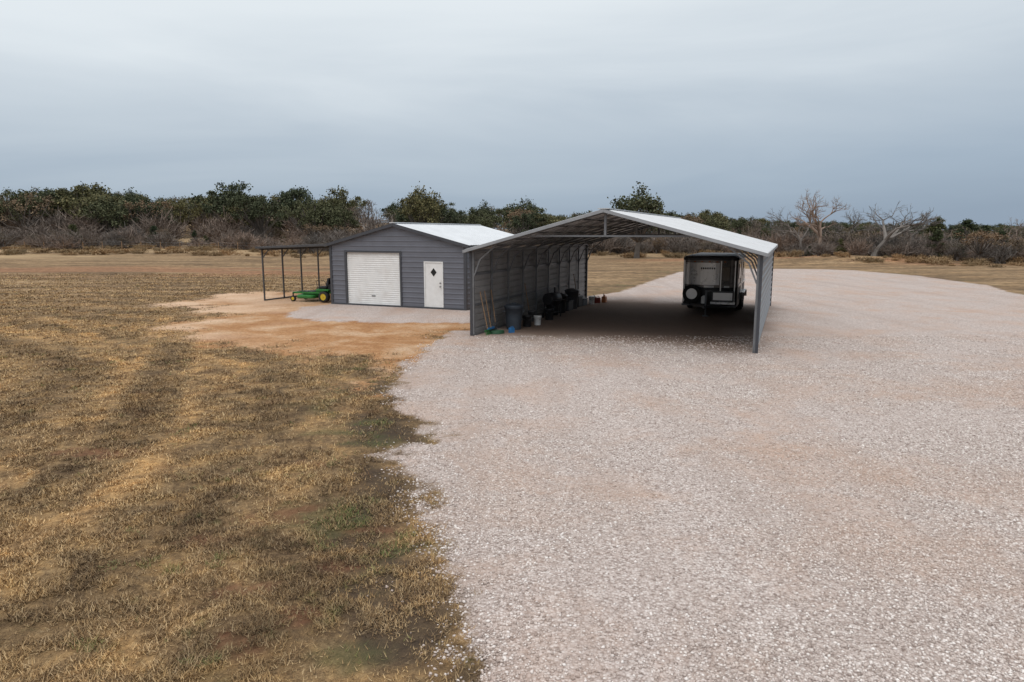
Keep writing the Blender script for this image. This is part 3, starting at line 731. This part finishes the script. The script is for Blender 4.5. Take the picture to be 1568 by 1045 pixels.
def RB(u,Y):
    return recal((u-784)/1045*Y*.99,Y)
def tz(x,y): return float(terr(np.array([x]),np.array([y]))[0])
def place(name,me,x,y,h,parent=None,wx=1):
    s=max(h,.3)/BH[me.name]
    return obj(name,me,parent,(x,y,tz(x,y)-.1),random.uniform(0,6.28),(s*wx,s*wx,s))
def hgt(top,Y): return CH+(356-top)*Y/1045
for u,Y,top,wx in ((650,104,279,.85),(352,112,275,1.0),(448,118,285,.9),(125,112,279,1.0),(528,116,287,.9),(975,84,281,1.0),(800,118,301,1.1),(738,122,307,1.0),(205,116,287,1.0),(20,108,288,1.0),(1085,110,318,1.0)):
    X,Y=RB(u,Y); me=random.choice(oaks); place('oak_tree',me,X,Y,hgt(top,Y)-tz(X,Y),None,wx)
for u,Y,top,k,wx in ((1252,82,288,0,.85),(1338,77,306,1,1.2),(1560,80,330,2,1.1),(1395,84,332,0,1.0),(1228,84,315,1,.8),(1300,86,318,2,1.0)):
    X,Y=RB(u,Y); place('bare_tree',mains[k],X,Y,hgt(top,Y)-tz(X,Y),None,wx)
for u,Y,top,wx in ((1432,82,330,1.2),(1480,84,334,1.4),(1505,80,342,1.2)):
    X,Y=RB(u,Y); place('juniper_tree',random.choice(juns),X,Y,hgt(top,Y)-tz(X,Y),None,wx)
us=[-400,0,120,200,300,350,450,530,580,650,700,800,860,975,1070,1150,1220,1568,2000]
tops=[294,292,286,292,300,290,298,294,300,298,318,312,322,320,322,332,336,341,339]
line=empty('distant_tree_line'); 
for i in range(460):
    u=random.uniform(-420,2000); Y=random.choice((random.uniform(102,140),random.uniform(130,205)))
    top=np.interp(u,us,tops)+abs(random.gauss(0,13 if u<900 else 5))
    X,Y=RB(u,Y); z=tz(X,Y); h=hgt(top,Y)-z
    if fbm(np.array([X*.03]),np.array([Y*.05]),77,2)[0]>.64 and u<700 and Y<150: continue
    if h<1.2: continue
    r_=random.random(); me=random.choice(oaks) if r_<.52 else random.choice(russ) if r_<.68 else random.choice(shr) if r_<.89 else random.choice(bares)
    wx=random.uniform(.85,1.25)
    if me in shr: h*=.85
    if h<3.5 and me in oaks: wx*=1.5
    place('tree_mass',me,X,Y,min(h,10),line,wx)
brush=empty('distant_brush')
for i in range(1150):
    u=random.uniform(-450,2050)
    y0=np.interp(u,[-450,500,800,1150,1250,1568,2000],[93,93,96,90,80,70,70])
    Y=y0+abs(random.gauss(0,26)) if random.random()<.7 else y0+random.uniform(0,9)
    X,Y=RB(u,Y)
    if fbm(np.array([X*.03]),np.array([Y*.05]),77,2)[0]>(.5 if Y<125 else .58) and u<700: continue
    lim=np.interp(u,us,tops)+24
    if u>900: lim-=14
    h=min(hgt(lim,Y)-tz(X,Y),random.choice((random.uniform(1.2,2.6),random.uniform(2.2,4.8))))
    if h<.8: continue
    me=random.choice(shr) if random.random()<.80 else random.choice(russ) if random.random()<.6 else random.choice(juns)
    place('brush',me,X,Y,h,brush,random.uniform(.9,1.5))
wd=empty('tall_dry_weeds')
for i in range(650):
    u=random.uniform(-450,2050); y0=np.interp(u,[-450,500,800,1150,1250,1568,2000],[84,84,86,84,73,62,62])
    Y=y0+random.uniform(0,26); X,Y=RB(u,Y)
    place('weeds',random.choice(weeds),X,Y,random.uniform(.3,1.1),wd,random.uniform(1.0,2.4))
fe=empty('wire_fence'); m_=MB()
fx=np.linspace(-112,2,38)
for x in fx:
    y=112+.02*x; z=tz(x,y); m_.tube([(x,y,z-.2),(x,y,z+1.3)],[.06,.05],6,0)
for a,b in zip(fx,fx[1:]):
    for h in (.4,.8,1.2): m_.tube([(a,112+.02*a,tz(a,112+.02*a)+h),(b,112+.02*b,tz(b,112+.02*b)+h)],.012,3,1)
m_.done('posts_and_wire',[M_wood,M_steel],fe)

# ------------------------------------------------------------------ world / light / camera
w=bpy.data.worlds.new('World'); scene.world=w; w.use_nodes=True; nt=w.node_tree; nt.nodes.clear(); L=nt.links.new
out=N(nt,'ShaderNodeOutputWorld'); bg1=N(nt,'ShaderNodeBackground'); bg2=N(nt,'ShaderNodeBackground'); ms=N(nt,'ShaderNodeMixShader')
sky=N(nt,'ShaderNodeTexSky',sky_type='NISHITA'); sky.sun_disc=False; sky.sun_elevation=math.radians(58); sky.sun_rotation=math.radians(195)
L(sky.outputs[0],bg1.inputs[0]); bg1.inputs[1].default_value=.08
tc=N(nt,'ShaderNodeTexCoord'); sp=N(nt,'ShaderNodeSeparateXYZ'); L(tc.outputs['Generated'],sp.inputs[0])
mp=N(nt,'ShaderNodeMapping'); L(tc.outputs['Generated'],mp.inputs[0]); mp.inputs['Scale'].default_value=(1,1,6.0); mp.inputs['Rotation'].default_value=(0,math.radians(4),0)
nz=noise(nt,mp.outputs[0],1.4,5,.52,.5)
ad=N(nt,'ShaderNodeMath',operation='MULTIPLY_ADD'); L(nz,ad.inputs[0]); ad.inputs[1].default_value=.18; L(sp.outputs['Z'],ad.inputs[2])
ad2=N(nt,'ShaderNodeMath',operation='MULTIPLY_ADD'); L(sp.outputs['X'],ad2.inputs[0]); ad2.inputs[1].default_value=-.06; L(ad.outputs[0],ad2.inputs[2])
c=ramp(nt,ad2.outputs[0],[(.07,(.29,.37,.475)),(.16,(.375,.46,.56)),(.25,(.53,.605,.68)),(.37,(.80,.86,.90)),(.7,(1.08,1.10,1.12))])
L(c,bg2.inputs[0]); bg2.inputs[1].default_value=1.0
ms.inputs[0].default_value=.93; L(bg1.outputs[0],ms.inputs[1]); L(bg2.outputs[0],ms.inputs[2]); L(ms.outputs[0],out.inputs[0])
sd=bpy.data.lights.new('sun','SUN'); sd.energy=1.0; sd.angle=math.radians(25); sd.color=(1,.97,.93)
so=bpy.data.objects.new('sun',sd); COL.objects.link(so); so.rotation_euler=(math.radians(32),0,math.radians(-15))
cd=bpy.data.cameras.new('camera'); cd.lens=24; cd.sensor_width=36; cd.clip_end=4000; cd.clip_start=.1
co=bpy.data.objects.new('camera',cd); COL.objects.link(co); co.location=(0,0,CH); co.rotation_euler=(math.radians(90-9.05),0,0)
scene.camera=co
scene.view_settings.view_transform='Standard'; scene.view_settings.look='None'; scene.view_settings.exposure=0
